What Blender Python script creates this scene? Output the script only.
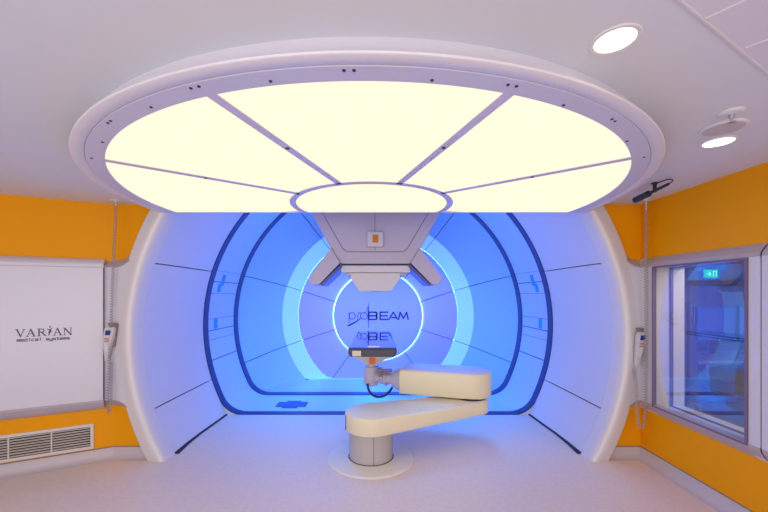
import bpy, bmesh, math
from mathutils import Vector, Matrix

for o in list(bpy.data.objects):
    bpy.data.objects.remove(o)
S = bpy.context.scene
COL = S.collection
PI = math.pi
F = 358.0                      # focal length in pixels
VX, VY = 378.0, 293.0          # vanishing point of the gantry axis
HC = 1.65                      # camera height

# ------------------------------------------------------------ camera
cd = bpy.data.cameras.new('camera')
cam = bpy.data.objects.new('camera', cd)
COL.objects.link(cam)
cam.location = (0, 0, HC)
cam.rotation_euler = (PI / 2, 0, 0)
cd.sensor_width = 36
cd.lens = F / 768 * 36
cd.shift_x = 6 / 768
cd.shift_y = 37 / 768
cd.clip_start = 0.02
S.camera = cam

# ------------------------------------------------------------ world, exposure
w = bpy.data.worlds.new('world')
S.world = w
w.use_nodes = True
w.node_tree.nodes['Background'].inputs[0].default_value = (0.6, 0.6, 0.7, 1)
w.node_tree.nodes['Background'].inputs[1].default_value = 0.05
S.view_settings.view_transform = 'Standard'
S.view_settings.look = 'None'
S.view_settings.gamma = 1
S.view_settings.use_curve_mapping = False
S.view_settings.exposure = 0.0

# ------------------------------------------------------------ lights
BLUE = (0.02, 0.26, 1.0)
def area(name, loc, target, sx, sy, power, color):
    l = bpy.data.lights.new(name, 'AREA')
    l.shape = 'RECTANGLE'
    l.size, l.size_y = sx, sy
    l.energy = power
    l.color = color
    if color == BLUE: l.spread = 2.0
    o = bpy.data.objects.new(name, l)
    COL.objects.link(o)
    o.location = loc
    o.rotation_euler = (Vector(target) - Vector(loc)).to_track_quat('-Z', 'Y').to_euler()
    return o

L_DISC = 1.12
P_FILL = 102
P_TOP = 66
P_SIDE = 6
area('gantry_blue_wash', (-1.35, 5.35, 2.95), (-0.4, 6.0, 0.6), 0.9, 0.5, P_TOP, BLUE)
area('gantry_blue_wash', (1.35, 5.35, 2.95), (0.4, 6.0, 0.6), 0.9, 0.5, P_TOP, BLUE)
area('gantry_front_wash', (-1.3, 4.3, 3.05), (-1.6, 4.3, 0.0), 0.7, 0.3, P_SIDE, (0.12, 0.2, 1.0))
area('gantry_front_wash', (1.3, 4.3, 3.05), (1.6, 4.3, 0.0), 0.7, 0.3, P_SIDE, (0.12, 0.2, 1.0))
area('rear_fill_light', (-0.8, -2.0, 1.25), (-0.8, 3.0, 1.35), 5.6, 2.2, P_FILL, (1.0, 0.97, 0.99))  # added fill light out of view, lifts the ceiling and walls
area('window_reveal_fill', (3.5, 2.3, 2.3), (3.1, 4.6, 0.9), 0.8, 0.8, 24, (1.0, 0.9, 0.8))  # unseen fill added behind the glass to brighten the window reveal

# ------------------------------------------------------------ materials
def mat(name, col, rough=0.5, spec=0.5, metal=0.0, coat=0.0, emit=None, es=0.0, noise=0.0, scale=20.0, bump=0.0, trans=0.0):
    m = bpy.data.materials.new(name)
    m.use_nodes = True
    nt = m.node_tree
    b = nt.nodes['Principled BSDF']
    b.inputs['Base Color'].default_value = (*col, 1)
    b.inputs['Roughness'].default_value = rough
    b.inputs['Specular IOR Level'].default_value = spec
    b.inputs['Metallic'].default_value = metal
    b.inputs['Coat Weight'].default_value = coat
    b.inputs['Transmission Weight'].default_value = trans
    if emit:
        b.inputs['Emission Color'].default_value = (*emit, 1)
        b.inputs['Emission Strength'].default_value = es
    if noise or bump:
        tc = nt.nodes.new('ShaderNodeTexCoord')
        n = nt.nodes.new('ShaderNodeTexNoise')
        n.inputs['Scale'].default_value = scale
        n.inputs['Detail'].default_value = 4
        nt.links.new(tc.outputs['Object'], n.inputs['Vector'])
        if noise:
            r = nt.nodes.new('ShaderNodeMix')
            r.data_type = 'RGBA'
            r.inputs[6].default_value = (*[c * (1 - noise) for c in col], 1)
            r.inputs[7].default_value = (*[min(1, c * (1 + noise)) for c in col], 1)
            nt.links.new(n.outputs['Fac'], r.inputs[0])
            nt.links.new(r.outputs[2], b.inputs['Base Color'])
        if bump:
            bm_ = nt.nodes.new('ShaderNodeBump')
            bm_.inputs['Strength'].default_value = bump
            bm_.inputs['Distance'].default_value = 0.002
            nt.links.new(n.outputs['Fac'], bm_.inputs['Height'])
            nt.links.new(bm_.outputs['Normal'], b.inputs['Normal'])
    return m

M = {}
M['ceiling'] = mat('painted_ceiling', (0.70, 0.715, 0.77), 0.55, 0.3, noise=0.015, scale=4)
M['orange'] = mat('orange_paint', (0.93, 0.37, 0.0015), 0.5, 0.15, noise=0.02, scale=3)
M['white_wall'] = mat('white_wall_paint', (0.72, 0.70, 0.72), 0.6)
M['panel'] = mat('lacquered_panel', (0.70, 0.68, 0.76), 0.28, 0.5, noise=0.01, scale=2)
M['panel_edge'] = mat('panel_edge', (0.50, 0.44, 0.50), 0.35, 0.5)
M['shell'] = mat('gantry_shell', (0.74, 0.71, 0.76), 0.34, 0.5, noise=0.01, scale=2)
M['lip'] = mat('gantry_lip', (0.76, 0.72, 0.74), 0.26, 0.5)
M['drum'] = mat('drum_lining', (0.54, 0.66, 0.84), 0.38, 0.5, noise=0.02, scale=8)  # white lining with the blue gantry light mixed into its colour
M['dish'] = mat('dish_lining', (0.40, 0.60, 0.88), 0.35, 0.5)  # white panels; cast of the blue light put into the base colour
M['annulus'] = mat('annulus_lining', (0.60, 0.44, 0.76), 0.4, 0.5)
M['gasket'] = mat('blue_gasket', (0.008, 0.022, 0.19), 0.35, 0.5)
M['drum_seam'] = mat('drum_seam', (0.12, 0.17, 0.45), 0.6)
M['seam'] = mat('dark_seam', (0.03, 0.03, 0.06), 0.7)
M['cyan_panel'] = mat('cyan_diffuser', (0.40, 0.60, 0.80), 0.4, emit=(0.17, 0.42, 0.90), es=0.62)
M['led'] = mat('led_strip', (0.8, 0.9, 1), 0.4, emit=(0.20, 0.70, 1.0), es=9.0)
M['disc_light'] = mat('luminous_diffuser', (0.05, 0.05, 0.04), 0.9, 0.0, emit=(1.0, 0.875, 0.66), es=L_DISC)
M['disc_ring'] = mat('disc_ring_paint', (0.62, 0.60, 0.73), 0.4, 0.5)
M['disc_bar'] = mat('disc_divider', (0.66, 0.60, 0.74), 0.4, 0.5)
M['lamp'] = mat('downlight_lamp', (1, 1, 1), 0.5, emit=(1, 0.98, 0.92), es=2.6)
M['trim'] = mat('downlight_trim', (0.75, 0.73, 0.74), 0.4)
M['speaker'] = mat('speaker_mesh', (0.55, 0.52, 0.53), 0.6, noise=0.2, scale=300)
M['metal'] = mat('brushed_metal', (0.6, 0.6, 0.62), 0.3, metal=0.9)
M['black'] = mat('black_plastic', (0.02, 0.018, 0.02), 0.4)
M['cream'] = mat('cream_enamel', (0.86, 0.78, 0.55), 0.38, 0.5, noise=0.01, scale=3)
M['base'] = mat('base_enamel', (0.82, 0.76, 0.68), 0.45, 0.5)
M['column'] = mat('column_enamel', (0.52, 0.48, 0.47), 0.4, 0.5)
M['wrist'] = mat('wrist_enamel', (0.66, 0.60, 0.66), 0.4, 0.5)
M['carbon'] = mat('carbon_tabletop', (0.045, 0.045, 0.09), 0.07, 0.9, coat=0.8)
M['carbon_end'] = mat('tabletop_end', (0.05, 0.045, 0.07), 0.4)
M['label'] = mat('cream_label', (0.75, 0.70, 0.60), 0.5)
M['mark'] = mat('orange_mark', (0.95, 0.16, 0.01), 0.5)
M['amber'] = mat('amber_mark', (0.70, 0.26, 0.01), 0.5)
M['nozzle'] = mat('nozzle_cover', (0.58, 0.52, 0.61), 0.42, 0.5, noise=0.01, scale=3)
M['nozzle_light'] = mat('nozzle_snout', (0.76, 0.72, 0.72), 0.42, 0.5)
M['cover_gap'] = mat('cover_gap', (0.22, 0.18, 0.30), 0.6)
M['slot'] = mat('detector_slot', (0.015, 0.05, 0.38), 0.25)
M['ink'] = mat('blue_lettering', (0.02, 0.04, 0.22), 0.5)
M['grey_ink'] = mat('grey_lettering', (0.10, 0.07, 0.13), 0.5)
M['sticker'] = mat('cyan_sticker', (0.02, 0.40, 0.75), 0.5)
M['deck_mark'] = mat('deck_mark_speckle', (0.05, 0.10, 0.35), 0.5, noise=0.6, scale=60)
M['vent_frame'] = mat('vent_frame', (0.74, 0.68, 0.62), 0.4)
M['vent_slat'] = mat('vent_slat', (0.60, 0.53, 0.47), 0.4)
M['vent_dark'] = mat('vent_dark', (0.02, 0.015, 0.015), 0.8)
M['coving'] = mat('vinyl_coving', (0.60, 0.53, 0.56), 0.4)
M['coil'] = mat('coil_cord', (0.36, 0.33, 0.38), 0.4)
M['coil_warm'] = mat('coil_cord_warm', (0.46, 0.40, 0.35), 0.4)
M['handset'] = mat('handset_shell', (0.66, 0.62, 0.66), 0.3)
M['screen'] = mat('handset_screen', (0.01, 0.05, 0.25), 0.2)
M['button'] = mat('red_buttons', (0.60, 0.10, 0.08), 0.4)
M['holder'] = mat('holder_shell', (0.25, 0.22, 0.22), 0.4)
M['win_frame'] = mat('window_frame', (0.20, 0.14, 0.25), 0.35)
M['cream_trim'] = mat('cream_window_lining', (0.82, 0.79, 0.66), 0.4)
M['control_wall'] = mat('control_room_paint', (0.50, 0.45, 0.43), 0.6)
M['control_dark'] = mat('control_room_dark', (0.05, 0.045, 0.07), 0.5)
M['monitor'] = mat('monitor_shell', (0.03, 0.03, 0.05), 0.3)
M['monitor_scr'] = mat('monitor_screen', (0.02, 0.04, 0.12), 0.2, emit=(0.04, 0.10, 0.5), es=0.5)
M['chair'] = mat('chair_fabric', (0.06, 0.045, 0.08), 0.8)
M['desk'] = mat('desk_top', (0.35, 0.32, 0.34), 0.4)
M['green'] = mat('exit_sign_green', (0.0, 0.1, 0.03), 0.4, emit=(0.0, 0.75, 0.10), es=1.0)
M['sign_white'] = mat('exit_sign_white', (0.7, 1, 0.8), 0.4, emit=(0.2, 0.9, 0.4), es=1.0)
M['tile'] = mat('ceiling_tile', (0.68, 0.67, 0.74), 0.7, noise=0.03, scale=60)
M['grid'] = mat('ceiling_grid', (0.74, 0.72, 0.74), 0.4)

# vinyl floor: pale lilac beige with small flecks
def floor_mat(name, base, fleck):
    m = mat(name, base, 0.36, 0.45)
    nt = m.node_tree
    b = nt.nodes['Principled BSDF']
    tc = nt.nodes.new('ShaderNodeTexCoord')
    v = nt.nodes.new('ShaderNodeTexVoronoi'); v.inputs['Scale'].default_value = 55
    n = nt.nodes.new('ShaderNodeTexNoise'); n.inputs['Scale'].default_value = 30; n.inputs['Detail'].default_value = 6
    r = nt.nodes.new('ShaderNodeValToRGB')
    r.color_ramp.elements[0].position = 0.38; r.color_ramp.elements[1].position = 0.62
    mx = nt.nodes.new('ShaderNodeMix'); mx.data_type = 'RGBA'
    mx.inputs[6].default_value = (*base, 1); mx.inputs[7].default_value = (*fleck, 1)
    nt.links.new(tc.outputs['Object'], n.inputs['Vector'])
    nt.links.new(n.outputs['Fac'], r.inputs[0])
    nt.links.new(r.outputs[0], mx.inputs[0])
    nt.links.new(mx.outputs[2], b.inputs['Base Color'])
    nt.nodes.remove(v)
    return m
M['floor'] = floor_mat('vinyl_floor', (0.84, 0.71, 0.65), (0.80, 0.67, 0.615))
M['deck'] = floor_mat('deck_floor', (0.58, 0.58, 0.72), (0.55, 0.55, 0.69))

def glass_mat():
    m = bpy.data.materials.new('window_glass')
    m.use_nodes = True
    nt = m.node_tree
    nt.nodes.clear()
    out = nt.nodes.new('ShaderNodeOutputMaterial')
    mix = nt.nodes.new('ShaderNodeMixShader')
    tr = nt.nodes.new('ShaderNodeBsdfTransparent'); tr.inputs[0].default_value = (0.92, 0.93, 0.97, 1)
    gl = nt.nodes.new('ShaderNodeBsdfGlossy'); gl.inputs['Roughness'].default_value = 0.01
    lw = nt.nodes.new('ShaderNodeLayerWeight')
    mp = nt.nodes.new('ShaderNodeMapRange')
    mp.inputs[3].default_value = 0.03; mp.inputs[4].default_value = 0.52
    nt.links.new(lw.outputs['Facing'], mp.inputs[0])
    nt.links.new(mp.outputs[0], mix.inputs[0])
    nt.links.new(tr.outputs[0], mix.inputs[1])
    nt.links.new(gl.outputs[0], mix.inputs[2])
    nt.links.new(mix.outputs[0], out.inputs[0])
    return m
M['glass'] = glass_mat()

# ------------------------------------------------------------ helpers
def P(px, py, d):
    return Vector(((px - VX) / F * d, d, HC - (py - VY) / F * d))

def link(name, verts, faces, m, parent=None, smooth=False, bevel=0.0, solid=0.0, weld=True):
    me = bpy.data.meshes.new(name)
    bm = bmesh.new()
    vs = [bm.verts.new(v) for v in verts]
    for f in faces:
        try:
            bm.faces.new([vs[i] for i in f])
        except ValueError:
            pass
    if weld:
        bmesh.ops.remove_doubles(bm, verts=bm.verts, dist=1e-5)
    bmesh.ops.recalc_face_normals(bm, faces=bm.faces)
    bm.to_mesh(me); bm.free()
    me.materials.append(M[m] if isinstance(m, str) else m)
    if smooth:
        for p in me.polygons: p.use_smooth = True
    o = bpy.data.objects.new(name, me)
    COL.objects.link(o)
    if parent is not None: o.parent = parent
    if bevel:
        b = o.modifiers.new('bevel', 'BEVEL'); b.width = bevel; b.segments = 3; b.limit_method = 'ANGLE'; b.angle_limit = math.radians(35)
        for p in me.polygons: p.use_smooth = True
        wn = o.modifiers.new('wn', 'WEIGHTED_NORMAL'); wn.keep_sharp = False
    return o

class MB:
    """collects shapes that belong to one part"""
    def __init__(s): s.v = []; s.f = []
    def add(s, v, f):
        b = len(s.v); s.v += [tuple(x) for x in v]; s.f += [[i + b for i in q] for q in f]
    def box(s, x0, x1, y0, y1, z0, z1, mtx=None):
        v = [Vector((x, y, z)) for x in (x0, x1) for y in (y0, y1) for z in (z0, z1)]
        if mtx: v = [mtx @ a for a in v]
        s.add(v, [(0, 1, 3, 2), (4, 6, 7, 5), (0, 4, 5, 1), (2, 3, 7, 6), (0, 2, 6, 4), (1, 5, 7, 3)])
    def prism(s, pts, off):
        n = len(pts); off = Vector(off)
        a = [Vector(p) for p in pts]
        s.add(a + [p + off for p in a], [list(range(n))[::-1], list(range(n, 2 * n))] + [(i, (i + 1) % n, n + (i + 1) % n, n + i) for i in range(n)])
    def loft(s, rings, closed=True, caps=True):
        n = len(rings[0]); v = [p for r in rings for p in r]; f = []
        for k in range(len(rings) - 1):
            for i in range(n if closed else n - 1):
                j = (i + 1) % n
                f.append((k * n + i, k * n + j, (k + 1) * n + j, (k + 1) * n + i))
        if caps and closed:
            f.append(list(range(n))[::-1]); f.append(list(range((len(rings) - 1) * n, len(rings) * n)))
        s.add(v, f)
    def cyl(s, c, axis, prof, n=32):
        """lathe: prof = [(t along axis, radius)]"""
        c = Vector(c); a = Vector(axis).normalized()
        u = a.orthogonal().normalized(); w_ = a.cross(u)
        s.loft([[c + a * t + (u * math.cos(2 * PI * i / n) + w_ * math.sin(2 * PI * i / n)) * r for i in range(n)] for t, r in prof])
    def tube(s, pts, r, n=6):
        pts = [Vector(p) for p in pts]
        rings = []; up = None
        for i, p in enumerate(pts):
            t = (pts[min(i + 1, len(pts) - 1)] - pts[max(i - 1, 0)]).normalized()
            if up is None: up = t.orthogonal().normalized()
            up = (up - t * up.dot(t)).normalized()
            w_ = t.cross(up)
            rings.append([p + (up * math.cos(2 * PI * k / n) + w_ * math.sin(2 * PI * k / n)) * r for k in range(n)])
        s.loft(rings)
    def build(s, name, m, parent=None, smooth=False, bevel=0.0):
        return link(name, s.v, s.f, m, parent, smooth, bevel)

def tag(o, label=None, cat=None, group=None, kind=None):
    if label: o['label'] = label
    if cat: o['category'] = cat
    if group: o['group'] = group
    if kind: o['kind'] = kind
    return o

def empty(name, loc=(0, 0, 0)):
    """root of a thing; parts are written in world coordinates and shifted"""
    o = bpy.data.objects.new(name, None)
    COL.objects.link(o)
    o.location = loc
    o.empty_display_size = 0.1
    return o

def settle(root):
    """keep world positions of the parts when the root is not at the origin"""
    inv = Matrix.Translation(root.location).inverted()
    for c in root.children:
        c.matrix_parent_inverse = inv

def auto_smooth(o, ang=40):
    me = o.data
    for p in me.polygons: p.use_smooth = True
    bm = bmesh.new(); bm.from_mesh(me)
    for e in bm.edges:
        if len(e.link_faces) == 2 and e.calc_face_angle(0) > math.radians(ang):
            e.smooth = False
    bm.to_mesh(me); bm.free()
    return o

# ============================================================ STRUCTURE
CEIL = 2.54
XR = 2.64                       # right wall
YB = 3.60                       # wall around the gantry
LC = Vector((-2.65, YB, 0))     # left corner
LU = Vector((-0.892, -0.452, 0))  # direction of the angled left wall, away from the gantry
LN = Vector((0.452, -0.892, 0))   # its normal into the room
Z0 = 1.21                       # height of the gantry axis

ll = LC + LU * 2.6
def tpx(px, off=0.0):
    """distance along the left wall seen at picture column px"""
    k = (px - VX) / F; b = LC + LN * off
    return (k * b.y - b.x) / (LU.x - k * LU.y)
FLOOR_PTS = [(XR + 0.0, YB), (XR, -2.2), (ll.x, -2.2), (ll.x, ll.y), (LC.x, LC.y)]
mb = MB()
mb.prism([(XR + .2, -2.3, 0), (XR + .2, YB + .05, 0), (2.3, YB + .05, 0), (2.3, 4.0, 0), (2.35, 4.86, 0), (-2.35, 4.86, 0), (-2.3, 4.0, 0), (-2.3, YB + .05, 0), (-2.7, YB + .05, 0), (-5.1, 2.4, 0), (-5.1, -2.3, 0)], (0, 0, -0.1))
tag(mb.build('floor', 'floor'), kind='structure')

mb = MB()
mb.prism([(XR + .1, -2.3, CEIL), (XR + .1, YB + .08, CEIL), (LC.x - .1, YB + .08, CEIL), (-5.1, 2.4, CEIL), (-5.1, -2.3, CEIL)], (0, 0, 0.08))
tag(mb.build('ceiling', 'ceiling'), kind='structure')

# angled left wall
mb = MB()
mb.prism([LC, ll, ll - LN * .12, LC - LN * .12], (0, 0, CEIL))
tag(mb.build('wall_left', 'orange'), kind='structure')
mb = MB(); mb.box(-5.1, ll.x, -2.2, ll.y, 0, CEIL)
tag(mb.build('wall_side', 'white_wall'), kind='structure')
mb = MB(); mb.box(-5.1, XR + .2, -2.4, -2.2, 0, CEIL)
tag(mb.build('wall_rear', 'white_wall'), kind='structure')

# window opening in the right wall
WZ0, WZ1, WY0, WY1 = 0.585, 1.897, 2.497, 3.359
XP = 2.58                       # face of the raised panel band
mb = MB()
XW = 2.87
mb.box(XR, XW, -2.3, YB + .1, 0, WZ0 - .02)
mb.box(XR, XW, -2.3, YB + .1, WZ1 + .02, CEIL)
mb.box(XR, XW, -2.3, WY0 - .02, WZ0 - .02, WZ1 + .02)
mb.box(XR, XW, WY1 + .02, YB + .1, WZ0 - .02, WZ1 + .02)
tag(mb.build('wall_right', 'orange'), kind='structure')

# wall that frames the gantry ring (orange, mostly covered)
mb = MB()
for s in (-1, 1):
    xe = XR if s > 0 else 2.66
    rows = []
    for i in range(27):
        z = CEIL * i / 26
        rows.append([Vector((s * math.sqrt(2.475 ** 2 - (z - Z0) ** 2), YB, z)), Vector((s * xe, YB, z)), Vector((s * xe, YB + .06, z)), Vector((s * math.sqrt(2.475 ** 2 - (z - Z0) ** 2), YB + .06, z))])
    mb.loft(rows)
tag(mb.build('wall_front', 'orange'), kind='structure')
# unseen bulkhead added above the ceiling to stop light leaking past the gantry
mb = MB(); mb.box(-3.0, 3.0, 3.51, 3.56, 2.63, 4.1)
tag(mb.build('wall_light_stop', 'white_wall'), kind='structure')

# coved vinyl baseboards
def baseboard(name, a, b, n, h=0.107):
    a, b, n = Vector(a), Vector(b), Vector(n)
    prof = [(0.0, 0.0), (0.075, 0.0), (0.05, 0.006), (0.028, 0.02), (0.016, 0.045), (0.012, h - .004), (0.006, h), (0.0, h)]
    mb = MB()
    mb.loft([[p + n * o + Vector((0, 0, z + .001)) for o, z in prof] for p in (a, b)])
    tag(auto_smooth(mb.build(name, 'coving'), 50), kind='structure')
    t = MB(); t.loft([[p + n * o + Vector((0, 0, z)) for o, z in ((0, h), (.008, h), (.008, h + .006), (0, h + .006))] for p in (a, b)])
    t.build('cap_strip', 'holder', bpy.data.objects[name])
baseboard('baseboard_right', (XR, -2.2, 0), (XR, YB, 0), (-1, 0, 0))
baseboard('baseboard_left', LC, ll, LN)
baseboard('baseboard_front', (2.22, YB, 0), (XR, YB, 0), (0, -1, 0))
baseboard('baseboard_gantry', (-2.69, YB, 0), (-2.22, YB, 0), (0, -1, 0))

# ============================================================ FASCIA around the ring (merges the wall panels into the ring)
def fascia_chain(s, xe, zl, up, rf, R=2.54, n=14):
    """outer outline from the ceiling/floor along the ring, fillet, then horizontal to the corner"""
    zc = zl + rf if up else zl - rf
    dc = R + rf
    xc = math.sqrt(dc ** 2 - (zc - Z0) ** 2)
    zend = CEIL + .03 if up else -0.01
    a_end = math.asin((zend - Z0) / R)
    a_t = math.atan2(zc - Z0, xc)
    pts = []
    for i in range(n + 1):
        a = a_end + (a_t - a_end) * i / n
        pts.append((R * math.cos(a), Z0 + R * math.sin(a)))
    b0 = a_t + PI          # direction from fillet centre back to the ring centre
    b1 = (-PI / 2 if up else PI / 2)
    if up:
        b0 = a_t - PI
    for i in range(1, n + 1):
        b = b0 + (b1 - b0) * i / n
        pts.append((xc + rf * math.cos(b), zc + rf * math.sin(b)))
    pts = [p for p in pts if p[0] <= xe]
    pts.append((xe, zl))
    return [(s * x, z) for x, z in pts]

def offset(ch, dist, s, up):
    out = []
    for i, p in enumerate(ch):
        a = Vector(ch[max(i - 1, 0)]); b = Vector(ch[min(i + 1, len(ch) - 1)])
        t = (b - a).normalized()
        n = Vector((-t.y, t.x))
        want = Vector((s * 1.0, 1.0 if up else -1.0))
        if n.dot(want) < 0: n = -n
        out.append((p[0] + n.x * dist, p[1] + n.y * dist))
    return out

YF = 3.515
surround = empty('gantry_surround', (0, YF, 0))
tag(surround, 'white flared round gantry opening surround framed by the orange walls', 'gantry surround')
for s in (-1, 1):
    xe = XP + .004 if s > 0 else 2.70
    cu = fascia_chain(s, xe, 1.90, True, 0.20)
    cl = fascia_chain(s, xe, 0.60, False, 0.18)
    inner = []
    Ri = 2.46
    a0 = math.asin((CEIL + .03 - Z0) / Ri); a1 = math.asin((-0.01 - Z0) / Ri)
    for i in range(41):
        a = a1 + (a0 - a1) * i / 40
        inner.append((s * Ri * math.cos(a), Z0 + Ri * math.sin(a)))
    outline = cu + cl[::-1] + inner
    me = bpy.data.meshes.new('fascia')
    bm = bmesh.new()
    vs = [bm.verts.new((x, YF, z)) for x, z in outline]
    from mathutils.geometry import tessellate_polygon
    for tri in tessellate_polygon([[Vector((x, z, 0)) for x, z in outline]]):
        bm.faces.new([vs[k] for k in tri])
    for ch, up in ((cu, True), (cl, False)):
        prev = [bm.verts.new((x, YF, z)) for x, z in ch]
        for off, dy in ((.010, .004), (.020, .012), (.035, .032), (.085, YB - YF + .002)):
            cur = [bm.verts.new((x, YF + dy, z)) for x, z in offset(ch, off, s, up)]
            for i in range(len(ch) - 1):
                bm.faces.new((prev[i], prev[i + 1], cur[i + 1], cur[i]))
            prev = cur
    bmesh.ops.remove_doubles(bm, verts=bm.verts, dist=1e-5)
    bmesh.ops.recalc_face_normals(bm, faces=bm.faces)
    me.from_pydata([], [], [])
    bm.to_mesh(me); bm.free()
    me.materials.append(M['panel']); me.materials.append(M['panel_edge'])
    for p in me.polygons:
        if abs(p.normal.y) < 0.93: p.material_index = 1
    o = bpy.data.objects.new('fascia_panel', me); COL.objects.link(o); o.parent = surround
    auto_smooth(o, 30)

# ------------------------------------------------------------ ring patches clipped by the floor
def cl_ang(R, a, zf=0.0):
    """clip an angle so that the point stays above the floor"""
    lim = -math.asin(max(-1, min(1, (Z0 - zf) / R))) if R > (Z0 - zf) else -PI / 2
    if a < lim: return lim
    if a > PI - lim: return PI - lim
    return a

def patch(name, prof, a0, a1, m, parent=None, n=20, thick=0.03, gap=0.0, zf=0.0, smooth=True):
    """prof = [(depth, R)], angles in degrees; builds a shell with thickness outwards"""
    a0, a1 = math.radians(a0), math.radians(a1)
    rows = []; back = []
    for d, R in prof:
        g = gap / R
        lo, hi = cl_ang(R, a0 + g, zf), cl_ang(R, a1 - g, zf)
        rows.append([Vector((R * math.cos(lo + (hi - lo) * i / n), d, Z0 + R * math.sin(lo + (hi - lo) * i / n))) for i in range(n + 1)])
        R2 = R + thick
        back.append([Vector((R2 * math.cos(lo + (hi - lo) * i / n), d + thick * .5, Z0 + R2 * math.sin(lo + (hi - lo) * i / n))) for i in range(n + 1)])
    v = []; f = []
    np_ = len(prof)
    for r in rows + back: v += r
    W = n + 1
    for k in range(np_ - 1):
        for i in range(n):
            f.append((k * W + i, k * W + i + 1, (k + 1) * W + i + 1, (k + 1) * W + i))
            b = np_ * W
            f.append((b + k * W + i, b + (k + 1) * W + i, b + (k + 1) * W + i + 1, b + k * W + i + 1))
        for i in (0, n):
            b = np_ * W
            f.append((k * W + i, (k + 1) * W + i, b + (k + 1) * W + i, b + k * W + i))
    for k in (0, np_ - 1):
        for i in range(n):
            b = np_ * W
            f.append((k * W + i, k * W + i + 1, b + k * W + i + 1, b + k * W + i))
    o = link(name, v, f, m, parent)
    if smooth: auto_smooth(o, 40)
    return o

# front lip: fascia face -> rounded ridge -> flared throat
lip_prof = [(YF + .0005, 2.555), (3.512, 2.538), (3.506, 2.518), (3.499, 2.496), (3.493, 2.474), (3.490, 2.454), (3.494, 2.436), (3.504, 2.422), (3.525, 2.411), (3.57, 2.405), (3.62, 2.402), (3.664, 2.400)]
patch('front_lip', lip_prof, -90, 270, 'lip', surround, n=120, thick=.02)
side_prof = [(3.665, 2.400), (3.9, 2.405), (4.2, 2.40), (4.5, 2.385), (4.86, 2.37)]
SEAMS = [-90, -18, 18, 54, 90, 126, 162, 198, 270]
for i in range(len(SEAMS) - 1):
    patch('side_panel', side_prof, SEAMS[i], SEAMS[i + 1], 'shell', surround, n=24, thick=.03, gap=0.006)
patch('backing', [(3.66, 2.45), (4.9, 2.45)], -90, 270, 'seam', surround, n=80, thick=.02, zf=-.0)
# dark gap where the side panels meet the floor
for s in (-1, 1):
    mb = MB()
    pts = []
    for d, R in side_prof:
        x = math.sqrt(R * R - Z0 * Z0)
        pts.append((x, d))
    mb.loft([[Vector((s * (x - (.034 if d < 3.7 else .018 if d < 4.0 else .007)), d, .004)), Vector((s * (x + .01), d, .004)), Vector((s * (x + .01), d, .02)), Vector((s * (x - .004), d, .012))] for x, d in pts])
    mb.build('floor_gap', 'seam', surround)
settle(surround)

# ============================================================ GANTRY DRUM
def section(R, rf, n=120, inset=0.0):
    """closed cross-section: circle of radius R, flat floor at z=0, fillet rf, starting at the middle of the floor"""
    R = R - inset; zf = inset
    xc = math.sqrt((R - rf) ** 2 - (Z0 - rf - zf) ** 2)
    zc = rf + zf
    a_t = math.atan2(zc - Z0, xc)
    half = [(x, zf) for x in [xc * k / 6 for k in range(7)]]
    for i in range(1, 11):
        b = -PI / 2 + (a_t + PI / 2) * i / 10
        half.append((xc + rf * math.cos(b), zc + rf * math.sin(b)))
    for i in range(1, 41):
        a = a_t + (PI / 2 - a_t) * i / 40
        half.append((R * math.cos(a), Z0 + R * math.sin(a)))
    full = half + [(-x, z) for x, z in half[-2:0:-1]]
    return full

drum = empty('gantry_drum', (0, 5.35, 0))
tag(drum, 'blue lit rotating gantry drum ring between the two dark blue bands', 'gantry drum')
def sec_loft(name, parts, m, parent):
    mb = MB()
    rings = [[Vector((x, d, z)) for x, z in section(R, .35, inset=ins)] for d, R, ins in parts]
    mb.loft(rings, closed=True, caps=False)
    return auto_smooth(mb.build(name, m, parent), 40)
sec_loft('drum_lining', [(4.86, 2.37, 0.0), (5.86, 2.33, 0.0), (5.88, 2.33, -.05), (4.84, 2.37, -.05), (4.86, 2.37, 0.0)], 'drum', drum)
sec_loft('blue_band', [(4.85, 2.37, -.004), (4.85, 2.37, .010), (4.97, 2.365, .010), (4.97, 2.365, -.004)], 'gasket', drum)
sec_loft('blue_band', [(5.78, 2.335, -.004), (5.78, 2.335, .012), (5.93, 2.33, .012), (5.93, 2.33, -.004)], 'gasket', drum)
# seams of the drum lining
def drum_strip(name, ang, d0, d1, wdt, m, h=.003):
    pr = []
    for d in (d0, d1):
        R = 2.37 - (d - 4.86) * .04 - .0005
        row = []
        for dr, da in ((0, -1), (0, 1), (-h, 1), (-h, -1)):
            a = math.radians(ang) + da * wdt / 2 / R
            row.append(Vector(((R + dr) * math.cos(a), d, Z0 + (R + dr) * math.sin(a))))
        pr.append(row)
    mb = MB(); mb.loft(pr)
    return mb.build(name, m, drum)
for side in (0, 1):
    for a, wd in ((14.7, .014), (10.6, .006), (1.8, .006), (-2.2, .014), (-5.4, .006), (-12.2, .016), (18.5, .005)):
        drum_strip('seam', a if side == 0 else 180 - a, 4.97, 5.78, wd, 'drum_seam', .002)
    for a, wd, dd in ((15.4, .17, .09), (12.6, .12, .09), (0.0, .15, .10)):
        drum_strip('sticker', a if side == 0 else 180 - a, 5.14 if a < 13 else 5.2, (5.14 if a < 13 else 5.2) + dd, wd, 'sticker', .004)
mb = MB()
mb.box(-1.49, -1.05, 5.18, 5.40, .004, .008); mb.box(-1.38, -1.16, 5.12, 5.46, .003, .007)
mb.build('blue_deck_mark', 'deck_mark', drum)  # speckled dark blue mark on the drum floor
settle(drum)

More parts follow.
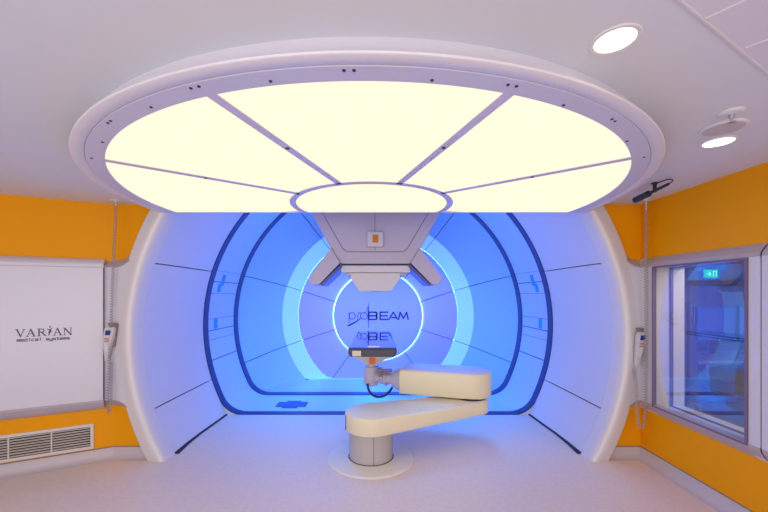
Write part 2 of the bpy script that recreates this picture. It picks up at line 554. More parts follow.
# ============================================================ GANTRY BACK DISH
dish = empty('gantry_backshell', (0, 6.9, 0))
tag(dish, 'blue lit dished back shell of the gantry with glowing cyan ring', 'gantry back')
dprof = [(5.93, 2.33), (6.10, 2.285), (6.28, 2.215), (6.45, 2.125), (6.60, 2.02), (6.72, 1.92), (6.80, 1.82)]
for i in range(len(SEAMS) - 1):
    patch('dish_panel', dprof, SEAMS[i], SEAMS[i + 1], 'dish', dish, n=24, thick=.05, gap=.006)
patch('dish_backing', [(d + .03, R + .05) for d, R in dprof], -90, 270, 'seam', dish, n=80, thick=.02)

def flat_ring(name, d, R0, R1, a0, a1, m, parent, n=16, gap=0.0, thick=.03, d1=None, zf=0.0):
    """flat (or slightly coned) annular sector facing the room, clipped at the floor"""
    d1 = d if d1 is None else d1
    v = []; f = []
    for k in range(n + 1):
        for R, dd in ((R0, d), ((R0 + R1) / 2, (d + d1) / 2), (R1, d1)):
            g = gap / max(R, .2)
            lo, hi = math.radians(a0) + g, math.radians(a1) - g
            a = lo + (hi - lo) * k / n
            r = R
            if math.sin(a) < 0 and r * -math.sin(a) > Z0 - zf:
                r = (Z0 - zf) / -math.sin(a)
            v.append(Vector((r * math.cos(a), dd, Z0 + r * math.sin(a))))
    nv = len(v)
    v += [p + Vector((0, thick, 0)) for p in v[:nv]]
    for k in range(n):
        for j in range(2):
            q = (k * 3 + j, k * 3 + j + 1, (k + 1) * 3 + j + 1, (k + 1) * 3 + j)
            f.append(q); f.append(tuple(i + nv for i in q[::-1]))
        for j in (0, 2):
            f.append((k * 3 + j, (k + 1) * 3 + j, nv + (k + 1) * 3 + j, nv + k * 3 + j))
    for k in (0, n):
        for j in range(2):
            f.append((k * 3 + j, k * 3 + j + 1, nv + k * 3 + j + 1, nv + k * 3 + j))
    return link(name, v, f, m, parent)

for i in range(-1, 9):
    flat_ring('cyan_light_panel', 7.0, 1.50, 1.83, 18 + 36 * i, 54 + 36 * i, 'cyan_panel', dish, gap=.005, d1=6.83)
    flat_ring('inner_panel', 6.95, 0.86, 1.545, 18 + 36 * i, 54 + 36 * i, 'annulus', dish, gap=.006, thick=.02)
flat_ring('inner_backing', 6.985, 0.5, 1.53, -90, 270, 'seam', dish, n=90, thick=.01)
def led_ring(R, d, r, name):
    mb = MB(); pts = []
    lo = math.asin((Z0) / R) if R > Z0 else PI / 2
    n = 100
    for i in range(n + 1):
        a = -lo + (PI + 2 * lo) * i / n
        pts.append((R * math.cos(a), d, Z0 + R * math.sin(a)))
    mb.tube(pts, r)
    return mb.build(name, 'led', dish, smooth=True)
led_ring(1.549, 6.982, .010, 'led_strip')
led_ring(0.857, 6.938, .010, 'led_strip')
mb = MB()
mb.cyl((0, 6.93, Z0), (0, -1, 0), [(0, .82), (.0, .855), (.035, .855), (.04, .850), (.04, .0001)], 96)
auto_smooth(mb.build('centre_disc', 'annulus', dish), 30)

# --- lettering on the centre disc
def strokes(lines, wd, org, u, v, n, depth=.003):
    """polylines drawn as flat ribbons standing proud of a plane"""
    mb = MB()
    org, u, v, n = Vector(org), Vector(u), Vector(v), Vector(n)
    for ln in lines:
        wl = wd
        if isinstance(ln, tuple): ln, wl = ln
        for i in range(len(ln) - 1):
            a, b = Vector(ln[i]), Vector(ln[i + 1])
            wa = wb = wl
            if isinstance(wl, list): wa, wb = wl[i], wl[i + 1]
            t = (b - a)
            if t.length < 1e-9: continue
            t.normalize(); q = Vector((-t.y, t.x))
            e = t * min(wa, wb) * .25
            c = [a - e - q * wa / 2, b + e - q * wb / 2, b + e + q * wb / 2, a - e + q * wa / 2]
            mb.prism([org + u * p.x + v * p.y for p in c], n * depth)
    return mb

def arc(cx, cy, rx, ry, a0, a1, n=12):
    return [(cx + rx * math.cos(math.radians(a0 + (a1 - a0) * i / n)), cy + ry * math.sin(math.radians(a0 + (a1 - a0) * i / n))) for i in range(n + 1)]

DD = 6.888
def LP(px, py): return ((px - VX) / F * DD, HC - (py - VY) / F * DD)
def beam_letters():
    L = []
    y0, y1 = LP(0, 319.4)[1], LP(0, 312.2)[1]
    ym = (y0 + y1) / 2
    def X(px): return LP(px, 0)[0]
    # B
    a, b = X(368.8), X(377)
    r = (y1 - y0) / 4
    L.append([(a, y0), (a, y1)]); L.append([(a, y1), (b - r, y1)] + arc(b - r, y1 - r, r, r, 90, -90) + [(a, ym)])
    L.append([(b - r, ym)] + arc(b - r, y0 + r, r, r, 90, -90) + [(a, y0)])
    # E
    a, b = X(380.2), X(388)
    L.append([(b, y1), (a, y1), (a, y0), (b, y0)]); L.append([(a, ym), (b - .01, ym)])
    # A
    a, b = X(389), X(397.6)
    L.append([(a, y0), ((a + b) / 2, y1), (b, y0)]); L.append([(a + .05, y0 + .035), (b - .03, y0 + .035)])
    # M
    a, b = X(398.6), X(408.2)
    L.append([(a, y0), (a + .03, y1), ((a + b) / 2, y0 + .02), (b - .03, y1), (b, y0)])
    return L
def pro_letters():
    L = []
    y0, y1 = LP(0, 319.2)[1], LP(0, 312.6)[1]
    def X(px): return LP(px, 0)[0]
    h = (y1 - y0) / 2
    L.append([(X(349), LP(0, 323)[1]), (X(349), y1)])
    L.append(arc(X(352.2), y0 + h, .058, h, 180, -180, 20))
    L.append([(X(357.6), y0), (X(357.6), y0 + h)] + arc(X(360), y0 + h, .045, h, 180, 70, 8))
    L.append(arc(X(363.8), y0 + h, .066, h, 0, 360, 22))
    return L
FN = (0, -1, 0)
bl_ = beam_letters()
for grp in (bl_[0:3], bl_[3:5], bl_[5:7], bl_[7:8]):
    strokes(grp, .028, (0, DD + .001, 0), (1, 0, 0), (0, 0, 1), FN).build('letter', 'ink', dish)
pl_ = pro_letters()
for grp in (pl_[0:2], pl_[2:3], pl_[3:4]):
    strokes(grp, .013, (0, DD + .001, 0), (1, 0, 0), (0, 0, 1), FN).build('thin_letter', 'ink', dish)
sw = []
pts = [LP(348.2, 325.8), LP(351, 324.4), LP(354.5, 322.6), LP(358, 320.4), LP(361, 318), LP(364, 314.6), LP(366.4, 310.6), LP(368, 306.5)]
sw.append((pts, [.030, .034, .030, .022, .008, .006, .012, .006]))
sw.append(([LP(368.5, 303), LP(368.3, 311), LP(368.3, 319), LP(368.4, 328)], [.004, .022, .018, .008]))
strokes(sw, .02, (0, DD + .001, 0), (1, 0, 0), (0, 0, 1), FN).build('swoosh_mark', 'ink', dish)
# deck inside the dish
mb = MB()
rows = []
for d, R in dprof + [(6.95, 1.545)]:
    x = math.sqrt(R * R - Z0 * Z0)
    rows.append([Vector((-x - .02, d, 0)), Vector((x + .02, d, 0)), Vector((x + .02, d, -.03)), Vector((-x - .02, d, -.03))])
mb.loft(rows)
mb.build('dish_floor', 'deck', dish)
settle(dish)

# ============================================================ CEILING DISC
DC = Vector((-0.058, 3.253, 0)); ZD = 2.44; YC = 3.495
disc = empty('luminous_ceiling_disc', (DC.x, DC.y, ZD))
tag(disc, 'huge glowing cream round ceiling light cut straight at its back edge', 'ceiling light')
def clip_poly(pts, ymax):
    out = []
    for i, p in enumerate(pts):
        q = pts[(i + 1) % len(pts)]
        if p[1] <= ymax: out.append(p)
        if (p[1] - ymax) * (q[1] - ymax) < 0:
            t = (ymax - p[1]) / (q[1] - p[1])
            out.append((p[0] + (q[0] - p[0]) * t, ymax))
    return out
def clip_neg(pts, x0, slope):  # not used
    return pts
def cpt(R, a): return (DC.x + R * math.cos(math.radians(a)), DC.y + R * math.sin(math.radians(a)))
def sector(R0, R1, a0, a1, gap):
    n = 14; g0 = math.degrees(gap / R0); g1 = math.degrees(gap / R1)
    pts = [cpt(R1, a0 + g1 + (a1 - a0 - 2 * g1) * i / n) for i in range(n + 1)]
    pts += [cpt(R0, a1 - g0 - (a1 - a0 - 2 * g0) * i / n) for i in range(n + 1)]
    return clip_poly(pts, YC)
BARS = [-144.2, -108.3, -72.6, -37.0]       # the four seams, in degrees
SECT = [(-196, -144.2), (-144.2, -108.3), (-108.3, -72.6), (-72.6, -37.0), (-37.0, 16)]
for a0, a1 in SECT:
    mb = MB(); mb.prism([(x, y, ZD) for x, y in sector(.72, 1.928, a0, a1, .022)], (0, 0, .03))
    mb.build('light_panel', 'disc_light', disc)
pts = clip_poly([cpt(.675, i * 3) for i in range(120)], YC)
mb = MB(); mb.prism([(x, y, ZD) for x, y in pts], (0, 0, .03)); mb.build('centre_light_panel', 'disc_light', disc)
for a in BARS:
    t = Vector((math.cos(math.radians(a)), math.sin(math.radians(a)), 0)); q = Vector((-t.y, t.x, 0)) * .024
    c0 = Vector((DC.x, DC.y, ZD - .004))
    mb = MB(); mb.prism([c0 + t * .70 - q, c0 + t * 1.932 - q, c0 + t * 1.932 + q, c0 + t * .70 + q], (0, 0, .03))
    b = mb.build('divider_bar', 'disc_bar', disc)
    sm = MB(); sm.cyl(c0 + t * 1.38 + Vector((0, 0, 0)), (0, 0, -1), [(0, .011), (.004, .011)], 10)
    sm.build('screw', 'black', b)
def disc_lathe(name, prof, m, amin=-200, amax=20, n=140, close=True):
    """profile [(R, z)] swept about the disc axis, cut off at the plane y = YC"""
    rings = []
    for i in range(n + 1):
        ring = []
        for R, z in prof:
            lim = math.degrees(math.asin(min(1, (YC - DC.y) / R)))
            a = -180 - lim + (180 + 2 * lim) * i / n
            x, y = cpt(R, a)
            ring.append(Vector((x, y, z)))
        rings.append(ring)
    mb = MB(); mb.loft(rings, closed=True, caps=True)
    return auto_smooth(mb.build(name, m, disc), 35)
disc_lathe('inner_ring', [(.67, ZD - .004), (.724, ZD - .004), (.724, ZD + .03), (.67, ZD + .03)], 'disc_bar')
ring = disc_lathe('screw_ring', [(1.926, ZD - .002), (1.929, ZD - .006), (2.0165, ZD - .006), (2.018, ZD - .003), (2.018, ZD + .04), (1.926, ZD + .04)], 'disc_ring')
disc_lathe('outer_rim', [(2.020, ZD - .002), (2.028, ZD - .006), (2.074, ZD - .006), (2.080, ZD - .003), (2.083, ZD + .003), (2.080, ZD + .008), (2.056, ZD + .012), (2.040, ZD + .03), (2.020, ZD + .065), (2.008, CEIL + .01), (1.98, CEIL + .01), (1.98, ZD + .02), (2.02, ZD + .02)], 'shell')
mb = MB(); mb.prism([(x, y, ZD + .035) for x, y in clip_poly([cpt(2.0, i * 3) for i in range(120)], YC)], (0, 0, .05))
mb.build('housing', 'disc_ring', disc)
mb = MB(); mb.box(DC.x - 1.99, DC.x + 1.99, YC, YC + .02, ZD - .002, CEIL + .02)
mb.build('back_edge', 'shell', disc)
for sx, sy in ((344, 70.2), (354, 70.2), (270.5, 81), (190, 87.5), (198, 85.6), (151, 107), (107, 122.5), (110, 120.5), (102.5, 142), (91.5, 158), (508, 84.6), (516.5, 86), (432, 80), (563.5, 105), (612, 119), (615, 121), (627, 141), (644, 157)):
    d = (ZD - .006 - HC) * F / (VY - sy)
    x = (sx - VX) / F * d
    v = Vector((x - DC.x, d - DC.y, 0)); v = v.normalized() * min(v.length, 1.995)
    sm = MB(); sm.cyl((DC.x + v.x, DC.y + v.y, ZD - .006), (0, 0, -1), [(0, .0065), (.003, .0065), (.004, .004)], 10)
    sm.build('screw', 'black', ring)
settle(disc)

# ============================================================ NOZZLE hanging in the gantry
nozzle = empty('treatment_nozzle', (0, 5.0, 3.4))
tag(nozzle, 'lilac grey wedge shaped beam nozzle hanging from the top of the gantry', 'nozzle')
YN = 4.62
def NP(px, py, d=YN): return P(px, py, d)
def yface(z): return YN - (z - 1.95) * .10       # the front cover leans towards the room at its top
def npoly(pxs):
    out = []
    for px, py in pxs:
        p = P(px, py, YN); out.append(Vector((p.x, yface(p.z), p.z)))
    return out
mb = MB()
body = npoly([(283, 160), (330.5, 247.5), (340.5, 264), (410.4, 264), (421, 247.5), (469, 160)])
mb.loft([body, [p + Vector((0, 1.25, 0)) for p in body]])
mb.build('housing', 'nozzle', nozzle, bevel=.015)
def thin_line(pxs, wd, name, m='seam'):
    pp = npoly(pxs)
    ln = [(p.x, p.z) for p in pp]
    mb = MB()
    for i in range(len(ln) - 1):
        a, b = Vector(ln[i]), Vector(ln[i + 1]); t = (b - a).normalized(); q = Vector((-t.y, t.x)) * wd / 2
        c = [a - q, b - q, b + q, a + q]
        mb.prism([(p.x, yface(p.y) - .002, p.y) for p in c], (0, .004, 0))
    return mb.build(name, m, nozzle)
cover = MB()
cv = npoly([(303, 176), (324, 214), (343.6, 248.5), (347.5, 251.3), (402.5, 251.3), (406.5, 248.5), (427, 214), (448, 176)])
cover.prism([p + Vector((0, -.006, 0)) for p in cv], (0, .02, 0))
cover.build('front_cover', 'nozzle', nozzle, bevel=.004)
thin_line([(302.2, 176), (323.2, 214), (342.9, 249), (347.2, 252.1), (402.8, 252.1), (407.2, 249), (427.8, 214), (448.8, 176)], .010, 'cover_seam', 'cover_gap')
def vline(x0, y0, y1):
    a = npoly([(x0, y0), (x0, y1)])
    mb = MB(); mb.loft([[p + Vector((dx, dy, 0)) for dx, dy in ((-.004, -.0075), (.004, -.0075), (.004, 0), (-.004, 0))] for p in a]); mb.build('cover_seam', 'cover_gap', nozzle)
vline(375, 176, 251); 
a = npoly([(375.2, 252), (375.2, 263)])
# control box
c = P(375.4, 240.8, YN); yc = yface(c.z)
mb = MB(); mb.box(c.x - .10, c.x + .10, yc - .10, yc - .004, c.z - .092, c.z + .098)
bx = mb.build('control_box', 'nozzle_light', nozzle, bevel=.012)
mb = MB(); mb.box(c.x - .036, c.x + .036, yc - .106, yc - .098, c.z - .045, c.z + .055)
k = mb.build('orange_plate', 'amber', bx)
mb = MB(); mb.box(c.x - .012, c.x + .016, yc - .109, yc - .104, c.z - .02, c.z + .035)
mb.build('emblem', 'mark', bx)
# dark gap then horizontal box
def slab(px0, px1, py0, py1, dy0, dy1, name, m, bev=.008, par=None):
    a = P(px0, py0, YN); b = P(px1, py1, YN)
    mb = MB(); mb.box(a.x, b.x, YN + dy0, YN + dy1, b.z, a.z)
    return mb.build(name, m, par or nozzle, bevel=bev)
slab(341.5, 410, 263.8, 266, .01, .7, 'shadow_gap', 'seam', 0)
slab(341.2, 410.2, 265.6, 272.6, -.03, .72, 'collar', 'nozzle_light')
slab(345.5, 406, 272.6, 275.5, .02, .68, 'collar_step', 'nozzle')
mb = MB()
sn = [P(350.5, 272.8, YN), P(350.5, 278.5, YN), P(359, 291.6, YN), P(391, 291.6, YN), P(400.3, 278.5, YN), P(400.3, 272.8, YN)]
mb.loft([[p + Vector((0, .0, 0)) for p in sn], [p + Vector((0, .6, 0)) for p in sn]])
mb.build('snout', 'nozzle_light', nozzle, bevel=.01)
a = P(371, 290.6, YN)
mb = MB(); mb.box(a.x, a.x + .10, YN - .004, YN + .01, a.z - .01, a.z)
mb.build('aperture_mark', 'nozzle', nozzle)
# two imaging panels folded out to the sides
for s in (-1, 1):
    def MX(px): return 375.4 + s * (375.4 - px)
    poly = [(331, 247.2), (307.5, 279.3), (313.2, 285.2), (319.8, 284.0), (340.2, 262.8)]
    pts = [P(MX(x), y, YN - .06) for x, y in poly]
    mb = MB(); mb.loft([pts, [p + Vector((0, .50, 0)) for p in pts]])
    ip = mb.build('imaging_panel', 'nozzle', nozzle, bevel=.012)
    slot = [(341.6, 263.6), (319.2, 285.6), (322.6, 285.6), (342.2, 266.8)]
    pts = [P(MX(x), y, YN - .066) for x, y in slot]
    mb = MB(); mb.loft([pts, [p + Vector((0, .50, 0)) for p in pts]])
    mb.build('detector_slot', 'slot', ip)
settle(nozzle)

# ============================================================ ROBOTIC PATIENT POSITIONER
BC = Vector((-0.07, 3.60, 0))
robot = empty('patient_positioner', BC)
tag(robot, 'cream robotic treatment couch with folded arm and dark glossy tabletop', 'treatment couch')
mb = MB(); mb.cyl(BC, (0, 0, 1), [(0, .43), (.008, .43), (.014, .42), (.016, .25)], 72)
auto_smooth(mb.build('base_plate', 'base', robot), 20)
mb = MB(); mb.cyl(BC + Vector((0, 0, .010)), (0, 0, 1), [(0, .227), (.009, .227), (.009, .1)], 64); mb.build('base_gap', 'seam', robot)
mb = MB(); mb.cyl(BC, (0, 0, 1), [(0.012, .218), (.32, .218)], 64)
col_ = auto_smooth(mb.build('column', 'column', robot), 30)
mb = MB()
for a in (-82,):
    t = Vector((math.cos(math.radians(a)), math.sin(math.radians(a)), 0))
    mb.cyl(BC + t * .2165 + Vector((0, 0, .02)), (0, 0, 1), [(0, .0028), (.29, .0028)], 6)
mb.build('column_seam', 'seam', col_)
def pill(c0, r0, c1, r1, z00, z01, z10, z11, n=24, round1=True, e=.02):
    """arm outline from c0 to c1; z00,z01 = bottom/top at c0; z10,z11 at c1"""
    c0, c1 = Vector(c0), Vector(c1)
    t = (c1 - c0); Ln = t.length; t.normalize(); q = Vector((-t.y, t.x))
    out = []
    for i in range(n + 1):
        a = PI / 2 + PI * i / n
        out.append(c0 + (t * math.cos(a) + q * math.sin(a)) * r0)
    for i in range(n + 1):
        a = -PI / 2 + PI * i / n
        out.append(c1 + (t * math.cos(a) + q * math.sin(a)) * r1) if round1 else None
    if not round1:
        out += [c1 - q * r1, c1 + q * r1]
    def sgrow(pts, k):
        m_ = []
        for i, p in enumerate(pts):
            a = pts[i - 1]; b = pts[(i + 1) % len(pts)]
            tt = (b - a).normalized(); nn = Vector((tt.y, -tt.x))
            m_.append(p - nn * k)
        return m_
    def zz(p, za, zb):
        s_ = max(0, min(1, (Vector(p) - c0).dot(t) / Ln)); return za + (zb - za) * s_
    rings = []
    for k, dz in ((e, 0), (e * .3, e * .3), (0, e)):
        rings.append([Vector((p.x, p.y, zz(p, z00, z10) + dz)) for p in sgrow(out, k)])
    for k, dz in ((0, -e), (e * .3, -e * .3), (e, 0)):
        rings.append([Vector((p.x, p.y, zz(p, z01, z11) + dz)) for p in sgrow(out, k)])
    mb = MB(); mb.loft(rings)
    return mb
A1 = (1.02, 3.99)
lower = auto_smooth(pill((-.07, 3.60), .262, A1, .205, .295, .47, .345, .475).build('lower_arm', 'cream', robot), 30)
# end cap seam of the lower arm
mb = MB(); mb.prism([(-.3318, 3.62, .31), (-.3195, 3.51, .31), (-.312, 3.50, .31), (-.308, 3.505, .31), (-.313, 3.515, .31), (-.325, 3.62, .31)], (0, 0, .14)); mb.build('end_seam', 'seam', lower)
mb = MB(); mb.cyl((1.04, 4.04, .465), (0, 0, 1), [(0, .16), (.03, .16)], 40); mb.build('elbow_bearing', 'seam', robot)
A2 = (1.06, 4.11); A3 = (.314, 4.34)
auto_smooth(pill(A2, .23, A3, .23, .487, .76, .487, .76, round1=False).build('upper_arm', 'cream', robot), 30)
ua = auto_smooth(pill(A2, .212, A3, .20, .757, .768, .757, .768, round1=False, e=.004).build('arm_lid', 'wrist', robot), 30)
# wrist
ax = (Vector((A3[0], A3[1], 0)) - Vector((A2[0], A2[1], 0))).normalized()
wc = Vector((A3[0], A3[1], .60))
mb = MB(); mb.cyl(wc, ax, [(-.02, .132), (.03, .135), (.06, .13), (.10, .115), (.13, .10), (.13, .07), (.21, .07), (.21, .09), (.24, .09)], 36)
auto_smooth(mb.build('wrist_joint', 'wrist', robot), 30)
wb = Vector((-.085, 4.46, 0))
mb = MB(); mb.cyl(wb, (0, 0, 1), [(.50, .05), (.505, .075), (.53, .09), (.60, .095), (.70, .092), (.735, .080), (.74, .06), (.80, .06)], 32)
mb.cyl(wb + Vector((0, 0, .61)), (1, -.12, 0), [(0, .07), (.10, .072), (.12, .085), (.15, .085)], 24)
auto_smooth(mb.build('wrist_body', 'wrist', robot), 30)
mb = MB()
mb.box(.00, .05, 4.30, 4.38, .64, .74); mb.cyl((.03, 4.32, .715), (1, 0, 0), [(0, .02), (.14, .02)], 10); mb.cyl((.03, 4.30, .68), (1, 0, 0), [(0, .013), (.12, .013)], 10)
mb.build('wrist_motor', 'holder', robot)
cp = [P(367.5, 384, 4.36), P(368.4, 389, 4.33), P(371, 393.5, 4.32), P(375, 396.2, 4.31), P(380, 396.8, 4.31), P(385, 395.3, 4.31), P(389, 392, 4.31), P(392.3, 387.5, 4.30)]
def spline(pts, k=6):
    out = []
    for i in range(len(pts) - 1):
        p0 = pts[max(i - 1, 0)]; p1 = pts[i]; p2 = pts[i + 1]; p3 = pts[min(i + 2, len(pts) - 1)]
        for j in range(k):
            t = j / k
            out.append(.5 * ((2 * p1) + (-p0 + p2) * t + (2 * p0 - 5 * p1 + 4 * p2 - p3) * t * t + (-p0 + 3 * p1 - 3 * p2 + p3) * t ** 3))
    out.append(pts[-1]); return out
mb = MB(); mb.tube(spline(cp), .015, 8); mb.build('cable', 'gasket', robot, smooth=True)
# mount under the tabletop
mb = MB()
cx, cy = -.075, 4.44
r = lambda hx, hy, z: [Vector((cx - hx, cy - hy, z)), Vector((cx + hx, cy - hy, z)), Vector((cx + hx, cy + hy, z)), Vector((cx - hx, cy + hy, z))]
mb.loft([r(.075, .075, .775), r(.09, .09, .80), r(.235, .20, .905), r(.235, .20, .94)])
mt = mb.build('table_mount', 'cream', robot, bevel=.008)
mb = MB(); mb.box(-.105, -.035, 4.262, 4.30, .805, .885); 
mk = mb.build('orange_plate', 'mark', mt)
# tabletop
TB = -.062
mb = MB()
def trow(y, hw, z0, z1): return [Vector((TB - hw + .03, y, z0)), Vector((TB + hw - .03, y, z0)), Vector((TB + hw, y, z0 + .035)), Vector((TB + hw, y, z1 - .008)), Vector((TB + hw - .008, y, z1)), Vector((TB - hw + .008, y, z1)), Vector((TB - hw, y, z1 - .008)), Vector((TB - hw, y, z0 + .035))]
mb.loft([trow(3.99, .262, .955, 1.032), trow(5.80, .262, .975, 1.032), trow(5.88, .20, .985, 1.028)])
tt = auto_smooth(mb.build('tabletop', 'carbon', robot), 30)
mb = MB(); mb.loft([trow(3.945, .255, .955, 1.024), trow(3.955, .268, .945, 1.034), trow(4.03, .268, .945, 1.036)])
te = mb.build('end_cap', 'carbon_end', tt)
a = P(352.3, 350.8, 3.943); b = P(361, 356.2, 3.943)
mb = MB(); mb.box(a.x, b.x, 3.940, 3.95, b.z, a.z); mb.build('label', 'label', tt)
mb = MB()
for s in (-1, 1):
    mb.box(TB + s * .268 - .006, TB + s * .268 + .006, 4.03, 5.78, 1.0, 1.014)
mb.build('side_rail', 'metal', tt)
# small metal clip bar on the top
mb = MB(); mb.box(-.12, .02, 4.12, 4.14, 1.031, 1.040); mb.build('index_bar', 'metal', tt)
settle(robot)

# ============================================================ RIGHT WALL: raised panels and window
def extr_y(prof, y0, y1, name, m, par=None, bevel=0):
    mb = MB(); mb.loft([[Vector((x, y, z)) for x, z in prof] for y in (y0, y1)])
    return mb.build(name, m, par, bevel=bevel)
full = [(XR, .50), (2.615, .535), (2.590, .57), (XP, .60), (XP, 1.90), (2.590, 1.93), (2.615, 1.965), (XR, 1.99)]
topp = [(XP, WZ1), (XP, 1.90), (2.590, 1.93), (2.615, 1.965), (XR, 1.99), (XR, WZ1)]
botp = [(XR, .50), (2.615, .535), (2.590, .57), (XP, .60), (XP, .604), (XR, .604)]
rp = empty('window_wall_panel', (XR, 2.9, .5))
tag(rp, 'raised lilac white wall panel framing the control room window', 'wall panel')
extr_y(full, WY1 + .004, YB, 'panel_stile', 'panel', rp)
extr_y(full, 2.419, WY0 - .004, 'panel_stile', 'panel', rp)
extr_y(topp, WY0 - .004, WY1 + .004, 'panel_head', 'panel_edge', rp)
extr_y(botp, WY0 - .004, WY1 + .004, 'panel_foot', 'panel_edge', rp)
for pr_, nm in (([(XR, .508), (2.613, .532), (2.587, .568), (2.577, .60), (2.585, .602), (2.615, .57), (XR, .54)], 'lower_moulding'), ([(XR, 1.992), (2.613, 1.967), (2.587, 1.932), (2.577, 1.90), (2.585, 1.898), (2.615, 1.93), (XR, 1.96)], 'upper_moulding')):
    extr_y(pr_, 2.419, YF, nm, 'panel_edge', rp)
settle(rp)
rp2 = empty('side_wall_panel', (XR, 1.2, .5))
tag(rp2, 'raised white wall panel at the right picture edge beside the window', 'wall panel')
extr_y(full, -2.0, 2.406, 'panel_board', 'panel', rp2)
extr_y([(XR, .508), (2.613, .532), (2.587, .568), (2.577, .60), (2.585, .602), (2.615, .57), (XR, .54)], -2.0, 2.406, 'lower_moulding', 'panel_edge', rp2)
extr_y([(XR, 1.992), (2.613, 1.967), (2.587, 1.932), (2.577, 1.90), (2.585, 1.898), (2.615, 1.93), (XR, 1.96)], -2.0, 2.406, 'upper_moulding', 'panel_edge', rp2)
settle(rp2)

win = empty('window_1', (XP, (WY0 + WY1) / 2, WZ0))
tag(win, kind='structure')
mb = MB()
t = .013
x0, x1 = XP - .012, XP + .02
mb.box(x0, x1, WY0, WY0 + t, WZ0, WZ1); mb.box(x0, x1, WY1 - t, WY1, WZ0, WZ1)
mb.box(x0, x1, WY0 + t, WY1 - t, WZ0, WZ0 + t); mb.box(x0, x1, WY0 + t, WY1 - t, WZ1 - t, WZ1)
mb.build('window_frame', 'win_frame', win)
for xa, xb, mm_ in ((XP + .02, 2.742, 'panel'), (2.742, XW, 'cream_trim')):
    mb = MB()
    mb.box(xa, xb, WY1 - .006, WY1 + .02, WZ0, WZ1)
    mb.box(xa, xb, WY0 - .02, WY0 + .012, WZ0, WZ1)
    mb.box(xa, xb, WY0, WY1, WZ0 - .015, WZ0 + .006)
    mb.box(xa, xb, WY0, WY1, WZ1 - .006, WZ1 + .015)
    mb.build('window_lining', mm_, win)
mb = MB()
mb.box(2.73, 2.755, WY1 - .02, WY1 - .005, WZ0, WZ1); mb.box(2.73, 2.755, WY0, WY0 + .02, WZ0, WZ1)
mb.box(2.73, 2.755, WY0, WY1, WZ0 + .004, WZ0 + .014); mb.box(2.73, 2.755, WY0, WY1, WZ1 - .02, WZ1 - .005)
mb.build('inner_frame', 'win_frame', win)
mb = MB(); mb.box(XP + .05, XP + .09, WY0 + .012, WY0 + .045, WZ0 + .006, WZ1 - .006); mb.build('window_jamb', 'panel', win)
mb = MB(); mb.add([(XP + .01, WY0 + t, WZ0 + t), (XP + .01, WY1 - t, WZ0 + t), (XP + .01, WY1 - t, WZ1 - t), (XP + .01, WY0 + t, WZ1 - t)], [(0, 1, 2, 3)])
mb.build('window_pane', 'glass', win)
mb = MB(); mb.add([(2.742, WY0, WZ0), (2.742, WY1, WZ0), (2.742, WY1, WZ1), (2.742, WY0, WZ1)], [(0, 1, 2, 3)])
mb.build('rear_pane', 'glass', win)
settle(win)

# ------------------------------------------------------------ control room behind the glass
mb = MB()
mb.box(XW + .001, 6.6, 0.6, 7.2, -.1, 0)
tag(mb.build('floor_control_room', 'control_wall'), kind='structure')
mb = MB(); mb.box(XW + .001, 6.6, 0.6, 7.2, 2.55, 2.65)
tag(mb.build('ceiling_control_room', 'control_wall'), kind='structure')
mb = MB(); mb.box(6.5, 6.6, 0.6, 7.2, 0, 2.55); mb.box(XW, 6.6, 7.1, 7.2, 0, 2.55); mb.box(XW, 6.6, 0.5, 0.6, 0, 2.55); mb.box(XW - .1, XW, 3.66, 7.2, 0, 2.55)
tag(mb.build('wall_control_room', 'control_wall'), kind='structure')

# exit sign
sg = empty('exit_sign', P(710.5, 273, 4.9))
tag(sg, 'small glowing green exit sign seen through the control room window', 'sign')
a = P(703, 269, 4.9); b = P(719, 279, 4.9)
mb = MB(); mb.box(a.x, b.x, 4.9, 4.93, b.z, a.z); mb.build('sign_housing', 'monitor', sg, bevel=.004)
a2 = P(704.2, 269.6, 4.89); b2 = P(717.6, 277.6, 4.89)
mb = MB(); mb.box(a2.x, b2.x, 4.885, 4.9, b2.z, a2.z); mb.build('green_panel', 'green', sg)
ar = strokes([([(.03, .05), (.085, .05)], .012), ([(.06, .075), (.085, .05), (.06, .025)], .010), ([(.12, .02), (.12, .085), (.16, .085), (.16, .02)], .008)], .01, (a2.x, 4.885, b2.z), (1, 0, 0), (0, 0, 1), (0, -1, 0))
ar.build('pictogram', 'sign_white', sg)
a = P(697, 271, 4.95); 
mb = MB(); mb.box(a.x, a.x + .10, 4.94, 5.00, a.z - .11, a.z); mb.build('sign_bracket', 'monitor', sg)
settle(sg)

# desk, monitors and chair
dk = empty('desk', (4.75, 4.9, 0))
tag(dk, 'grey control room desk below the monitors behind the window', 'desk')
mb = MB(); mb.box(4.0, 6.0, 4.7, 5.5, .72, .76); mb.build('desk_top', 'desk', dk, bevel=.006)
for x in (4.05, 5.9):
    mb = MB(); mb.box(x, x + .05, 4.75, 5.45, 0, .72); mb.build('leg', 'control_dark', dk)
settle(dk)
mons = [(4.25, 'left-hand dark monitor on the control room desk'), (4.85, 'middle dark monitor on the control room desk'), (5.45, 'right-hand dark monitor on the control room desk')]
base = None
for x, lab in mons:
    if base is None:
        mo = empty('monitor', (x, 5.15, .76))
        mb = MB(); mb.box(-.28, .28, -.02, .02, .20, .70); mb.build('monitor_case', 'monitor', mo, bevel=.006)
        mb = MB(); mb.box(-.265, .265, -.024, -.019, .215, .685); mb.build('screen', 'monitor_scr', mo)
        mb = MB(); mb.box(-.03, .03, 0.02, .05, 0.005, .40); mb.box(-.12, .12, -.06, .10, 0, .012); mb.build('monitor_stand', 'monitor', mo)
        base = mo
    else:
        mo = base.copy(); COL.objects.link(mo)
        for c_ in base.children:
            q = c_.copy(); COL.objects.link(q); q.parent = mo
    mo.location = (x, 5.15, .76)
    tag(mo, lab, 'monitor', 'monitors on the control room desk')
